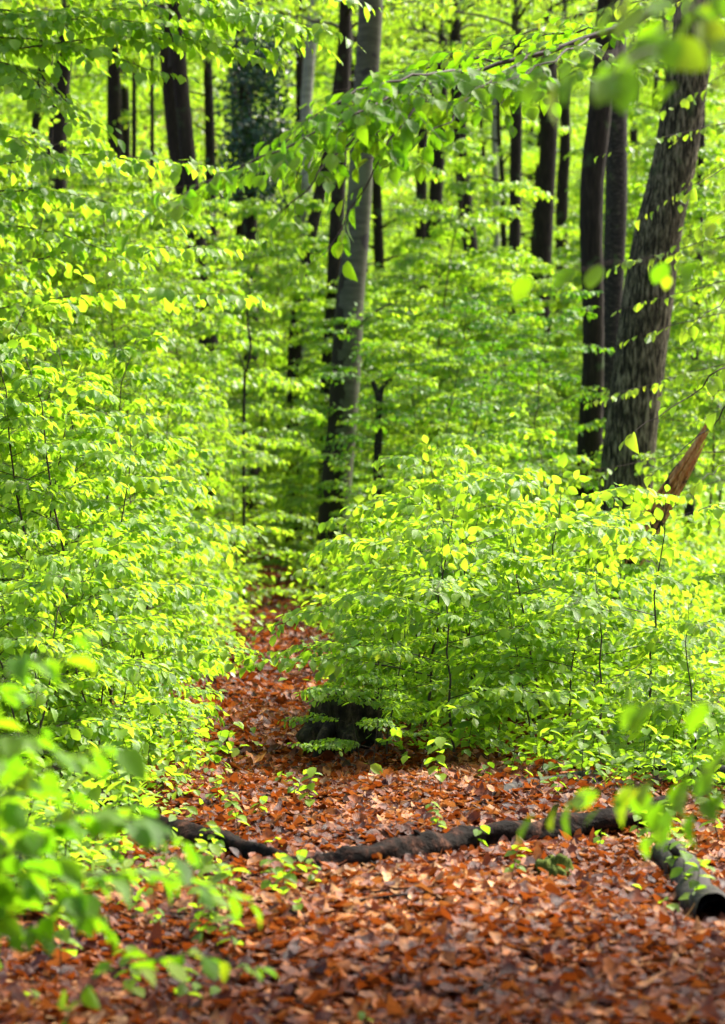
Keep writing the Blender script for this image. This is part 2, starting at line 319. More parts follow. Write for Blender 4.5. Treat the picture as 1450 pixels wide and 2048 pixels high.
# ------------------------------------------------------------------ plant prototypes
HIDE = []
def add_parts(root, T, L, lod, woodmat, leafmat, wname='stem', lname='foliage', width=1.0):
    if T is not None and T.V: finish(bpy.data.objects.new(wname, T.mesh(wname)), '', woodmat, root)
    finish(bpy.data.objects.new(lname, L.mesh(lname, lod, width)), '', leafmat, root)
def stemline(H, lean, n=9, wob=.04):
    z = np.linspace(0, 1, n)[:, None]; d = R.normal(0, 1, 2); 
    w = np.cumsum(R.normal(0, wob * H / n * 2.2, (n, 2)), axis=0); w[0] = 0
    xy = z ** 1.5 * lean * H * d[None] / (np.linalg.norm(d) + 1e-6) + w
    return np.hstack([xy, z * H])
def grow(T, L, H, spread, nb, lsize, base=.12, lean=.12, r=.012, level=1, tw=9, droop=.35, wood=True, stem=None, rise=.55, top=.35, tfrac=.36, sides=6):
    st = stemline(H, lean) if stem is None else stem
    T.add(st, np.linspace(r, r * .2, len(st)), sides)
    for k in range(nb):
        f = base + (1 - base) * (k + R.uniform(0, .8)) / nb
        p = np.array([np.interp(f, np.linspace(0, 1, len(st)), st[:, i]) for i in range(3)])
        az = k * 2.4 + R.uniform(-.5, .5); hl = spread * (1 - (1 - top) * f ** 1.6) * R.uniform(.65, 1.15)
        h = np.array([math.cos(az), math.sin(az), 0]); u = np.linspace(0, 1, 7)[:, None]
        rs = rise * R.uniform(.5, 1.3)
        bp = p + h * hl * u + UP * hl * (rs * u - rs * .75 * u * u) + R.normal(0, .02, (7, 3)) * hl * u
        rb = r * (1 - .8 * f) * .5
        T.add(bp, np.linspace(rb, .0016 if H < 4 else .004, 7), 4)
        spray(T, L, bp, rb, hl * tfrac, tw, lsize, level, .2, droop, wood, rmin=.0012 if H < 4 else .003)
    spray(T, L, st[-3:], r * .3, spread * .3, 6, lsize, 0, .1, droop, wood, up=norm(np.array([.5, -.6, .6])))

def sapling_proto(H, spread, nb, lsize, lod, nst=1, **k):
    root = thing("beech_sapling", "x", "sapling"); T, L = Tubes(), Leaves()
    for _ in range(nst): grow(T, L, H * R.uniform(.8, 1), spread, nb, lsize, lean=.14 if nst == 1 else .3, **k)
    add_parts(root, T, L, lod, M['twig'], M['leafnear'] if lod == 3 else M['leaf'])
    print("proto", H, L.count()); return root

SAP = [sapling_proto(1.5, .75, 15, .073, 3, level=0, tw=17, r=.009, droop=.5), sapling_proto(1.6, .8, 13, .073, 3, nst=2, level=0, tw=16, r=.008, droop=.5),
       sapling_proto(2.1, .9, 21, .074, 3, level=0, tw=20, r=.011, droop=.5, base=.06), sapling_proto(2.5, 1.0, 25, .076, 3, level=0, tw=21, r=.013, droop=.5, base=.06)]
SAP += [sapling_proto(1.6, 1.25, 8, .074, 3, level=0, tw=28, r=.011, droop=.28, rise=.42, top=.6, base=.22, tfrac=.30), sapling_proto(1.5, 1.15, 7, .074, 3, level=0, tw=26, r=.010, droop=.28, rise=.35, top=.7, base=.3, tfrac=.32)]
used = set()
def put(protos, i, x, y, rz, s, label, group):
    r = protos[i % len(protos)]; z = float(ground_z(x, y)) - .01
    if r.name not in used:
        used.add(r.name); r.location = (x, y, z); r.rotation_euler = (0, 0, rz); r.scale = (s, s, s); r['label'] = label; r['group'] = group; return r
    return dup(r, (x, y, z), rz, s, label, group)

# left thicket, d 12..27
def outline_h(px, d, pts):                       # height a plant needs for its top to reach the thicket's outline
    return CAM_H - (np.interp(px, [p[0] for p in pts], [p[1] for p in pts]) - 1024) / FPX * d
LEFT_TOP = [(-300, 600), (0, 640), (200, 670), (350, 780), (460, 880), (540, 990), (600, 1150)]
n = 0
for (y, xs_) in [(11.7, (-2.15, -1.75)), (12.8, (-2.2, -1.75, -1.35)), (14, (-2.4, -1.95, -1.5)), (15.2, (-2.6, -2.1, -1.65)), (16.5, (-2.9, -2.35, -1.85)),
                 (18, (-3.1, -2.55, -2.05, -1.6)), (20, (-3.4, -2.8, -2.3, -1.9)), (22.5, (-3.7, -3.1, -2.6, -2.15)), (25.5, (-4.2, -3.6, -2.9, -2.4))]:
    for x in xs_:
        x += R.uniform(-.12, .12); yy = y + R.uniform(-.4, .4); px = 725 + FPX * x / yy
        h = float(outline_h(px + 40, yy, LEFT_TOP)) * R.uniform(.82, 1.0)
        if y < 13: h = min(h, 1.35)
        i = 0 if h < 1.3 else 1 if h < 1.75 else 2 if h < 2.25 else 3
        put(SAP, i, x, yy, R.uniform(0, 6.28), max(.55, h / (1.5, 1.6, 2.1, 2.5)[i]),
            "bright yellow green beech sapling in the dense thicket left of the path", "saplings in the thicket left of the path")
        n += 1
RIGHT_TOP = [(600, 1250), (680, 1000), (780, 930), (900, 850), (1000, 900), (1150, 985), (1300, 1000), (1450, 960), (1800, 900)]
for (y, xs_) in [(14.9, (.65, 1.25)), (15.9, (.45, .95, 1.6)), (17, (.35, .8, 1.3, 1.8)), (19, (.45, .95, 1.5, 2.2)), (21.5, (.5, 1, 1.6, 2.4)), (24.5, (.5, 1.1, 1.8, 2.6))]:
    for x in xs_:
        x += R.uniform(-.12, .12); yy = y + R.uniform(-.4, .4); px = 725 + FPX * x / yy
        h = float(outline_h(px, yy, RIGHT_TOP)) * R.uniform(.8, 1.0)
        if y < 15: h = min(h, 1.35)
        i = 0 if h < 1.4 else 1 if h < 1.75 else 2 if h < 2.3 else 3
        put(SAP, i, x, yy, R.uniform(0, 6.28), max(.5, h / (1.5, 1.6, 2.1, 2.5)[i]),
            "green beech sapling in the low thicket right of the path", "saplings in the thicket right of the path")

for (x, y, s, i) in [(.14, 13.5, .62, 5), (-.02, 13.35, .42, 5), (.05, 13.2, .36, 4), (.52, 13.4, .85, 4), (.08, 15, .7, 0), (.3, 16, .9, 1), (.35, 14.4, 1.0, 4), (.95, 13.6, .7, 5), (1.35, 13.3, .8, 4), (1.8, 13.0, .7, 5), (1.7, 14.6, 1, 4), (1.05, 14.3, 1.0, 5), (.7, 15.2, 1.1, 4), (1.3, 16, 1.15, 5), (-1.35, 13.2, .6, 5), (-1.6, 12.2, .6, 4), (-1.45, 14.6, .8, 5)]:
    put(SAP, i, x, y, R.uniform(0, 6.28), s, "green beech sapling in the low thicket right of the path", "saplings in the thicket right of the path")
for (x, y) in [(.8, 27.5), (1.4, 28), (2.3, 28), (.7, 31), (1.3, 30), (2, 31.5), (.4, 33), (-.1, 37), (.5, 34.5), (-.3, 42), (3.2, 27), (3.1, 31), (0, 39)]:
    put(SAP, 2 + (x > .5), x, y, R.uniform(0, 6.28), R.uniform(.8, 1.1), "green beech sapling in the low thicket right of the path", "saplings in the thicket right of the path")
for (x, y) in [(-2.7, 29), (-3.4, 29.5), (-2.7, 33), (-3.4, 34), (-2.9, 38), (-3.6, 40), (-3.5, 45), (-3.8, 50), (-4, 31), (-4.5, 36)]:
    put(SAP, 2 + (x < -3), x, y, R.uniform(0, 6.28), R.uniform(.8, 1.1), "bright yellow green beech sapling in the dense thicket left of the path", "saplings in the thicket left of the path")

for (x, y) in [(-1.8, 33), (-2.15, 36.5), (-2.3, 56), (-1.6, 52), (-3.5, 53), (-2.0, 59), (-1.3, 47), (-1.0, 54), (-2.9, 58), (-3.7, 47), (-.9, 43), (-3.3, 43), (-2.6, 62), (-1.7, 62), (-3.6, 61), (-.6, 49)]:
    put(SAP, 3, x, y, R.uniform(0, 6.28), R.uniform(1.0, 1.5), "small pale green sapling closing in where the path vanishes in the distance", "far saplings where the path vanishes")

# ------------------------------------------------------------------ young understorey trees
def pole_proto(H, spread, nb, lsize, lod, base=.28, mat='leaf', wood=True, **k):
    root = thing("young_beech", "x", "young tree"); T, L = Tubes(), Leaves()
    grow(T, L, H, spread, nb, lsize, base=base, lean=.12, r=.026 * H / 7, wood=wood, top=.45, **k)
    add_parts(root, T, L, lod, M['twig'], M[mat]); print("pole", H, L.count()); return root
POLE = [pole_proto(7, 2.1, 34, .11, 2, level=1, tw=12, droop=.5), pole_proto(7.5, 2.2, 34, .11, 2, level=1, tw=12, droop=.5), pole_proto(5.5, 1.8, 26, .11, 2, level=1, tw=11, droop=.5)]
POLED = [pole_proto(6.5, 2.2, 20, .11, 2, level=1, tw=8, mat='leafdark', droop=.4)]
def pole_s(x, y, top_px, h0=7.0):                        # size so that the tree's top shows at this height in the view
    return max(.35, (CAM_H - (top_px - 1024) / FPX * y - float(ground_z(x, y))) / h0)
for k, (x, y, tp) in enumerate([(-4.2, 19.5, 100), (-4.3, 23.5, 150), (-3.1, 22, 430), (-2.7, 27.5, 380), (-3.9, 27, 330), (-5.2, 33, 150), (-3.6, 33, 390), (-4.3, 36, 400), (-6.6, 40, 150), (-2.7, 39, 400),
                                (-4.6, 44, 370), (-2.6, 23.5, 520), (-3.3, 30, 430), (-2.6, 35, 470), (-6.4, 48, 360), (-1.9, 47, 400), (-5, 52, 370),   (-1.5, 50, 330), (-7.5, 54, 330), (-5.8, 57, 360)]):
    put(POLE, k, x, y, R.uniform(0, 6.28), pole_s(x, y, tp), "young beech with light layered leaves rising behind the left thicket", "young beeches behind the left thicket")
for k, (x, y, tp) in enumerate([(.9, 36, 640), (2.2, 41, 560), (.2, 44, 540), (3.9, 38, 600), (1.2, 50, 540), (3.0, 52, 560),  (4.9, 33, 400), (5.5, 46, 330), (1.7, 38, 650), (.4, 50, 560), (2.5, 46, 570), (4.4, 50, 500), (6.8, 52, 200),
                                (1.9, 57, 540), (2.3, 35, 660), (-.2, 46, 560), (5.6, 38, 350), (.8, 57, 520), (4, 58, 520), (2.6, 60, 520), (.1, 61, 420), (5.6, 60, 480), (-1.6, 60, 400), (-3.6, 58, 360), (7.4, 61, 300), (1.3, 43, 350), (2.0, 44.5, 345)]):
    put(POLE, k, x, y, R.uniform(0, 6.28), pole_s(x, y, tp), "young beech with layered leaves among the trunks right of the path", "young beeches among the trunks")
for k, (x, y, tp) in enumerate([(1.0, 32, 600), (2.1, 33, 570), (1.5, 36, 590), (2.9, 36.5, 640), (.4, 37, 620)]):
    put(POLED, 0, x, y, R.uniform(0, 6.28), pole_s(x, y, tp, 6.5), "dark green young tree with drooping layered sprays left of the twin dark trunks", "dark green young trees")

# ------------------------------------------------------------------ crowns and big trees
def crown_proto(mat, nl=26, spread=4.2, H=8, lsize=.14):
    T, L = Tubes(), Leaves()
    for k in range(nl):
        z = H * (k / nl) ** .9; az = k * 2.4 + R.uniform(-.4, .4); hl = spread * math.sqrt(max(.15, 1 - (z / H) ** 2)) * R.uniform(.7, 1.1)
        u = np.linspace(0, 1, 7)[:, None]; h = np.array([math.cos(az), math.sin(az), 0])
        bp = np.array([0, 0, z * .8]) + h * hl * u + UP * hl * (.5 * u - .35 * u * u) + R.normal(0, .03, (7, 3)) * hl * u
        T.add(bp, np.linspace(.06, .012, 7), 5); spray(T, L, bp, .03, hl * .36, 8, lsize, 1, .15, .35, False)
    T.add(np.array([[0, 0, -1], [0.1, 0, 3], [0, .1, H * .95]]), [.14, .1, .02], 8)
    print("crown", L.count()); return T.mesh("branchwork"), L.mesh("crown", 1)
CROWN = [crown_proto(0), crown_proto(0)]
def trunk_mesh(ctrl, d, depth_lean=0, sides=28, ridged=0.0, flare=.35, ztop=None):
    """ctrl: list of (px, py, width px) down the trunk from the top; extended to the ground and above the frame"""
    c = [(*at(px, py, d), w_ / FPX * d / 2) for px, py, w_ in ctrl]
    c = sorted(c, key=lambda v: v[2])
    b = c[0]; gx = b[0] + (b[0] - c[1][0]) * .2; gz = float(ground_z(gx, d)) - .12
    if b[2] > gz + .1: c.insert(0, (gx, d, gz, b[3] * 1.12))
    t, t2 = c[-1], c[-2]; zt = ztop or max(t[2] + 1, 11.0)
    if zt > t[2] + .3:
        k = (zt - t[2]) / max(.5, t[2] - t2[2]); c.append((t[0] + (t[0] - t2[0]) * k * .5, d, zt, t[3] * .75))
    c = np.array(c); L_ = c[-1][2] - c[0][2]; n_ = int(max(30, L_ / .07)) if ridged else 60
    zz = np.linspace(c[0][2], c[-1][2], n_)
    P = smoothline(c, n_ * 4); order = np.argsort(P[:, 2]); P = np.stack([np.interp(zz, P[order, 2], P[order, i]) for i in range(4)], -1)
    th = np.arange(sides) * 2 * math.pi / sides
    r = P[:, 3][:, None] * np.ones((1, sides)); hgt = (P[:, 2] - c[0][2])[:, None]
    r = r * (1 + flare * np.exp(-hgt / .35) * (1 + .35 * np.sin(th * 5 + d)[None]))
    ph = R.uniform(0, 6.28, 6)
    r = r * (1 + .03 * np.sin(th * 2 + ph[0] + hgt * .7) + .02 * np.sin(th * 3 + ph[1] - hgt * 1.3))
    if ridged:
        k = sides // 6
        wv = np.sin(th * k + ph[2] + 1.4 * np.sin(hgt * 3.1 + th * 2) + .9 * np.sin(hgt * 7.3 + th * 5)); r = r + ridged * (np.abs(wv) - .5) + R.normal(0, ridged * .25, r.shape)
    V = np.stack([P[:, 0][:, None] + r * np.cos(th), P[:, 1][:, None] + r * np.sin(th) , P[:, 2][:, None] + 0 * r], -1)
    V = V + np.array([0, 0, 0]); i = np.arange(n_ - 1)[:, None] * sides; j = np.arange(sides)[None]; j2 = (j + 1) % sides
    base = (c[0][0], d, c[0][2]); V = V.reshape(-1, 3) - np.array(base)
    return mesh_from("trunk", V, np.stack([i + j, i + j2, i + sides + j2, i + sides + j], -1).reshape(-1, 4)), base, P
def big_tree(name, ctrl, d, mat, label, cat="tree", group=None, ridged=0, crown=True, sides=28, crown_s=.7, ztop=None, limbs=()):
    me, base, P = trunk_mesh(ctrl, d, sides=sides, ridged=ridged, ztop=ztop)
    root = thing(name, label, cat, base, 0, group)
    finish(bpy.data.objects.new("trunk", me), '', M[mat], root)
    if crown:
        bw, cr = CROWN[len(bpy.data.objects) % 2]; top = P[-1][:3] - np.array(base)
        a = R.uniform(0, 6.28)
        for nm, md, mt in (("branchwork", bw, mat), ("crown", cr, 'leaf')):
            o = bpy.data.objects.new(nm, md); COL.objects.link(o); o.parent = root; o.location = top + np.array([0, 0, -1.0]); o.rotation_euler = (0, 0, a); o.scale = (crown_s,) * 3
            if not md.materials: md.materials.append(M[mt])
    if limbs:
        T, L = Tubes(), Leaves()
        for (pts, r0, n_) in limbs:
            bp = smoothline([at(*q) - np.array(base) for q in pts], 14); T.add(bp, np.linspace(r0, r0 * .2, 14), 6)
            if n_: spray(T, L, bp, r0 * .6, .9, n_, .10, 1, .2, .4)
        finish(bpy.data.objects.new("limb", T.mesh("limb")), '', M[mat], root)
        if L.P: finish(bpy.data.objects.new("foliage", L.mesh("foliage", 2)), '', M['leaf'], root)
    return root
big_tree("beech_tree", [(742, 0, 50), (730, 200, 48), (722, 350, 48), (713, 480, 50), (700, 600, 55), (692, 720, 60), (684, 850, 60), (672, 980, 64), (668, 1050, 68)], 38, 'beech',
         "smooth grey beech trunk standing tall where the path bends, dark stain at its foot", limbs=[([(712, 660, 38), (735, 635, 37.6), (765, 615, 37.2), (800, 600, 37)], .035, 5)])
big_tree("oak_tree", [(1386, 40, 80), (1368, 200, 84), (1348, 330, 87), (1316, 470, 93), (1292, 620, 99), (1274, 760, 100), (1260, 880, 102), (1250, 1000, 106), (1244, 1090, 112)], 28, 'oak',
         "thick furrowed brown oak trunk leaning right, the widest trunk in view", ridged=.012, sides=96)
big_tree("dark_tree", [(1214, 60, 46), (1200, 220, 48), (1186, 350, 48), (1183, 470, 46), (1186, 600, 42), (1186, 740, 42), (1180, 870, 48), (1178, 1000, 52)], 34, 'dark',
         "dark bent trunk just left of the thick oak", ridged=.008, sides=60)
big_tree("grey_tree", [(1226, 0, 50), (1232, 200, 46), (1232, 400, 44), (1226, 560, 42), (1220, 700, 38), (1216, 900, 34), (1216, 1000, 36)], 36, 'greylog',
         "grey streaked trunk squeezed between the dark bent trunk and the thick oak", sides=40)
big_tree("dark_tree", [(690, 60, 26), (680, 300, 28), (670, 540, 32), (660, 700, 32), (656, 800, 34)], 46, 'dark', "black trunk half hidden behind the smooth grey beech")
big_tree("dark_tree", [(338, 80, 40), (348, 200, 42), (362, 330, 44), (385, 450, 44), (402, 600, 40), (412, 760, 42)], 48, 'dark', "dark trunk leaning left, rising out of the bright foliage on the left")
big_tree("dark_tree", [(128, 120, 34), (118, 230, 36), (112, 340, 42), (110, 500, 44)], 58, 'dark', "dark trunk nearest the left edge of the wood")
big_tree("dark_tree", [(228, 150, 26), (229, 250, 29), (231, 360, 30), (234, 480, 32)], 62, 'dark', "straight brown trunk, stouter of the close pair on the left")
big_tree("dark_tree", [(249, 150, 16), (252, 250, 17), (252, 360, 17), (254, 480, 18)], 66, 'dark', "thin black trunk, slimmer of the close pair on the left")
big_tree("dark_tree", [(1098, 200, 38), (1096, 300, 36), (1090, 400, 38), (1084, 520, 40), (1080, 600, 42)], 58, 'dark', "stout brown trunk standing far back, first left of the dark bent trunk", ridged=.006, sides=48)
big_tree("dark_tree", [(1034, 150, 22), (1032, 300, 24), (1030, 450, 24), (1026, 560, 25), (1018, 680, 28)], 52, 'dark', "slim dark trunk far back, second left of the dark bent trunk")
big_tree("dark_tree", [(912, 120, 26), (918, 250, 28), (930, 400, 30), (944, 520, 30), (950, 620, 32)], 56, 'dark', "dark trunk leaning left, far back midway between the beech and the oak")
big_tree("dark_tree", [(884, 150, 24), (878, 300, 26), (870, 420, 28), (866, 520, 30)], 64, 'dark', "short dark trunk far back, first right of the grey beech")
big_tree("pale_beech", [(632, 0, 24), (622, 80, 24), (616, 160, 24), (612, 300, 24)], 60, 'pale', "pale silvery trunk far back, left of the grey beech and lit from above")
big_tree("dark_tree", [(598, 60, 16), (600, 150, 17), (600, 400, 18)], 64, 'dark', "thin dark trunk just left of the pale silvery one")
big_tree("dark_tree", [(690, 60, 22), (665, 260, 24), (620, 480, 26), (594, 640, 28), (588, 760, 30), (588, 820, 30)], 50, 'dark', "dark trunk low between the path's end and the grey beech")
big_tree("dark_tree", [(352, 60, 30), (375, 300, 32), (398, 500, 34), (418, 660, 36), (418, 740, 38)], 44, 'dark', "dark blurred trunk behind the top of the left thicket")
big_tree("slim_tree", [(268, 200, 9), (268, 300, 10), (267, 400, 11)], 60, 'dark', "very thin bare trunk just right of the close pair on the left", crown=False)
big_tree("slim_tree", [(304, 180, 8), (304, 300, 9), (300, 400, 10)], 60, 'dark', "thread thin trunk between the close pair and the leaning dark trunk", crown=False)
big_tree("slim_tree", [(988, 100, 12), (990, 300, 13), (992, 450, 14)], 70, 'pale', "thin pale trunk far back between the slim and the leaning dark trunks", crown=False)
big_tree("dark_tree", [(1128, 150, 20), (1130, 300, 22), (1124, 420, 24)], 72, 'dark', "distant trunk seen just right of the stout brown one")
big_tree("dark_tree", [(846, 180, 18), (845, 300, 22), (842, 460, 24)], 76, 'dark', "distant brown trunk behind the short dark trunk")
big_tree("slim_tree", [(1398, 500, 16), (1392, 640, 18), (1386, 780, 18), (1380, 900, 20)], 44, 'dark', "slim dark trunk behind the foliage right of the oak", crown=False)

# generic wood behind
def wood_proto(H, r0):
    root = thing("woodland_tree", "x", "tree"); T, L = Tubes(), Leaves()
    st = stemline(H, .05, 12, .02); T.add(st, np.linspace(r0, r0 * .25, 12), 10)
    finish(bpy.data.objects.new("trunk", T.mesh("trunk")), '', M['dark'], root)
    T = Tubes()
    for k in range(34):
        f = .08 + .9 * (k + R.random() * .6) / 34; p = np.array([np.interp(f, np.linspace(0, 1, 12), st[:, i]) for i in range(3)])
        az = k * 2.4 + R.uniform(-.4, .4); hl = 3.6 * (1 - .55 * f) * R.uniform(.6, 1.1); h = np.array([math.cos(az), math.sin(az), 0]); u = np.linspace(0, 1, 6)[:, None]
        bp = p + h * hl * u + UP * hl * (.45 * u - .35 * u * u); T.add(bp, np.linspace(.04, .01, 6), 4)
        spray(T, L, bp, .03, hl * .38, 10, .17, 1, .2, .5, False, spacing=.6)
    finish(bpy.data.objects.new("branchwork", T.mesh("branchwork")), '', M['dark'], root)
    finish(bpy.data.objects.new("crown", L.mesh("crown", 1)), '', M['leaf'], root); print("wood", L.count()); return root
WOOD = [wood_proto(17, .17), wood_proto(15, .13), wood_proto(19, .2)]
k = 0
for row, (y, step) in enumerate([(66, 4.2), (76, 4.6), (87, 5.0), (99, 5.4), (112, 6), (127, 6.5), (143, 7)]):
    hw = .152 * y + 3; n_ = int(2 * hw / step)
    for i in range(n_ + 1):
        x = -hw + 2 * hw * i / n_ + R.uniform(-1, 1); yy = y + R.uniform(-3.5, 3.5)
        put(WOOD, k, x, yy, R.uniform(0, 6.28), R.uniform(.8, 1.15), "leafy tree in the sunlit wood climbing the far slope", "trees of the wood on the far slope"); k += 1

# undergrowth: herbs and seedlings too many to count
def undergrowth(n, y0, y1, size, hmax, lod, name, label, excl=.75, mat='leaf', xr=None, p=1.0):
    L = Leaves(); m = n // 14
    u = R.random(m); y = y0 + (y1 - y0) * u ** p; hw = .165 * y + 1
    x = R.uniform(-1, 1, m) * hw
    if xr: x = R.uniform(xr[0], xr[1], m)
    keep = np.abs(x - path_x(y)) > excl * R.uniform(.8, 1.3, m) * np.clip((58 - y) / 12, 0, 1); x = x[keep]; y = y[keep]; m = len(x)
    h = hmax * R.uniform(.25, 1, m); rep = 14
    X = np.repeat(x, rep) + R.normal(0, .16 + hmax * .15, m * rep); Y = np.repeat(y, rep) + R.normal(0, .16 + hmax * .15, m * rep)
    Z = ground_z(X, Y) + np.repeat(h, rep) * R.uniform(.2, 1, m * rep)
    az = R.uniform(0, 6.28, m * rep); D = np.stack([np.cos(az), np.sin(az), R.normal(-.35, .3, m * rep)], -1)
    N = np.stack([R.normal(0, .35, m * rep), R.normal(0, .35, m * rep), np.ones(m * rep)], -1)
    L.add(np.stack([X, Y, Z], -1), D, N, size * R.uniform(.6, 1.2, m * rep), R.uniform(0, .5, m * rep), R.uniform(0, .3, m * rep))
    o = bpy.data.objects.new(name, L.mesh(name, lod)); finish(o, '', M[mat]); tag(o, label, "undergrowth", None, 'stuff'); return o
undergrowth(60000, 13, 30, .075, .45, 2, "undergrowth", "low green seedlings and herbs under the saplings beside the path", .75)
undergrowth(260000, 26, 60, .10, 1.1, 1, "undergrowth", "dense green undergrowth on the forest floor behind the thickets", .85)
undergrowth(420000, 52, 150, .17, 2.2, 1, "undergrowth", "bright undergrowth covering the far slope between the trunks", .8, p=.8)

undergrowth(12000, 8.4, 14, .055, .22, 3, "undergrowth", "low green herbs creeping over the dead leaves in front of the left thicket", 0, mat='leafnear', xr=(-2.6, -1.05))
undergrowth(3500, 11.6, 14, .055, .2, 3, "undergrowth", "low green herbs creeping over the dead leaves at the foot of the right thicket", 0, mat='leafnear', xr=(1.05, 2.5))
# far woodland closing the view
L = Leaves(); n = 120000; y = R.uniform(150, 185, n); x = R.uniform(-1, 1, n) * (.16 * y + 4)
cz = R.random(n) ** .8 * 26; D = norm(R.normal(0, 1, (n, 3))); N = norm(R.normal(0, 1, (n, 3)) + np.array([0, 0, .6]))
L.add(np.stack([x, y, ground_z(x, y) + cz * (.75 + .25 * np.sin(x * .7) * np.cos(y * .5))], -1), D, N, .45 * R.uniform(.5, 1.2, n))
o = bpy.data.objects.new("far_woodland", L.mesh("far_woodland", 1)); finish(o, '', M['leaf']); tag(o, "far bright green woodland closing the view behind everything", "woodland", None, 'stuff')

# ------------------------------------------------------------------ overhanging branches (from trees standing just outside the frame)
def side_tree(name, label, base, trunk_ctrl, r, branches, lsize, tlen, lod=3, mat='leafnear', shade_canopy=None):
    root = thing(name, label, "tree", (base[0], base[1], float(ground_z(base[0], base[1])) - .03)); o0 = np.array(root.location)
    T = Tubes(); tp = smoothline(np.array(trunk_ctrl) - o0, 20); T.add(tp, np.linspace(r, r * .6, 20), 16)
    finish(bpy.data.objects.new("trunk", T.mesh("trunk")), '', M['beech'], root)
    L = Leaves()
    for (pts, r0, n_, lev, dr) in branches:
        T = Tubes()
        bp = smoothline([np.array(q) - o0 for q in pts], 16); bp = bp + R.normal(0, .006, bp.shape)
        T.add(bp, np.linspace(r0, max(.0015, r0 * .15), 16), 6)
        if n_: spray(T, L, bp, r0 * .4, tlen, n_, lsize, lev, .08, dr)
        finish(bpy.data.objects.new("branch", T.mesh("branch")), '', M['twig'], root)
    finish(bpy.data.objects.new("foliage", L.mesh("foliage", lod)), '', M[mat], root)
    if shade_canopy:  # unseen crown copies added only to cast shade, not the tree's natural crown
        for (loc, s) in shade_canopy:
            a = R.uniform(0, 6.28)
            for nm, md, mt in (("branchwork", CROWN[0][0], 'beech'), ("crown", CROWN[0][1], 'leaf')):
                o = bpy.data.objects.new(nm, md); COL.objects.link(o); o.parent = root; o.location = np.array(loc) - o0; o.scale = s
    print(name, L.count()); return root
A = at
side_tree("beech_tree", "beech reaching a long leafy limb in from the right across the top of the view", (3.7, 9.2),
    [(3.7, 9.2, -.1), (3.65, 9.2, 2), (3.6, 9.3, 4.5), (4.2, 9.8, 8)], .14,
    [([(3.6, 9.3, 3.9), A(1500, -60, 10.1), A(1270, 50, 10), A(1130, 92, 9.8), A(1000, 128, 9.6), A(880, 165, 9.5), A(780, 200, 9.3)], .022, 26, 0, .35),
     ([A(960, 138, 9.6), A(860, 150, 9.2), A(760, 170, 9.0), A(660, 215, 8.8), A(590, 260, 8.7)], .008, 26, 0, .4),
     ([A(830, 160, 9.3), A(740, 215, 9.0), A(640, 265, 8.8), A(520, 310, 8.7), A(400, 370, 8.6), A(310, 425, 8.5)], .007, 30, 0, .7),
     ([A(860, 165, 9.4), A(780, 190, 9.3), A(690, 230, 9.2), A(600, 275, 9.1), A(500, 340, 9.0)], .006, 26, 0, .5),
     ([A(800, 180, 9.2), A(720, 260, 9.0), A(650, 330, 8.9), A(590, 400, 8.8), A(560, 440, 8.8)], .006, 12, 0, .9),
     ([A(880, 165, 9.2), A(800, 250, 9.0), A(750, 340, 8.9), A(700, 430, 8.9), A(640, 520, 8.8)], .006, 12, 0, .9),
     ([A(900, 160, 9.5), A(840, 210, 9.4), A(760, 260, 9.3), A(690, 300, 9.2)], .006, 13, 0, .6),
     ([A(1050, 115, 9.6), A(960, 180, 9.3), A(880, 250, 9.1), A(840, 280, 9.0)], .006, 12, 0, .5),
     ([A(1100, 100, 9.7), A(1040, 160, 9.5), A(1000, 220, 9.3)], .005, 9, 0, .6),
     ([A(1020, 120, 9.7), A(940, 120, 9.9), A(860, 130, 10.1), A(780, 150, 10.2)], .006, 14, 0, .4),
     ([A(1240, 60, 9.9), A(1160, 60, 10.2), A(1060, 80, 10.4), A(960, 100, 10.5)], .006, 15, 0, .4),
     ([A(1180, 80, 9.8), A(1120, 110, 9.4), A(1040, 150, 9.2), A(940, 175, 9.0)], .006, 14, 0, .35)],
    .070, .30, mat='leafshade', shade_canopy=[((5.2, 10.6, 7.2), (.6, .22, .2)), ((4.2, 10.5, 7.5), (.45, .22, .2)), ((6.6, 10.9, 7.0), (.4, .28, .2)), ((5.3, 10.3, 7.9), (.6, .18, .16)), ((5.6, 10.9, 7.4), (.6, .2, .2)), ((4.6, 10.4, 8.2), (.6, .2, .2))])  # flattened crowns above the frame, shaped and placed to shade the near ground strip
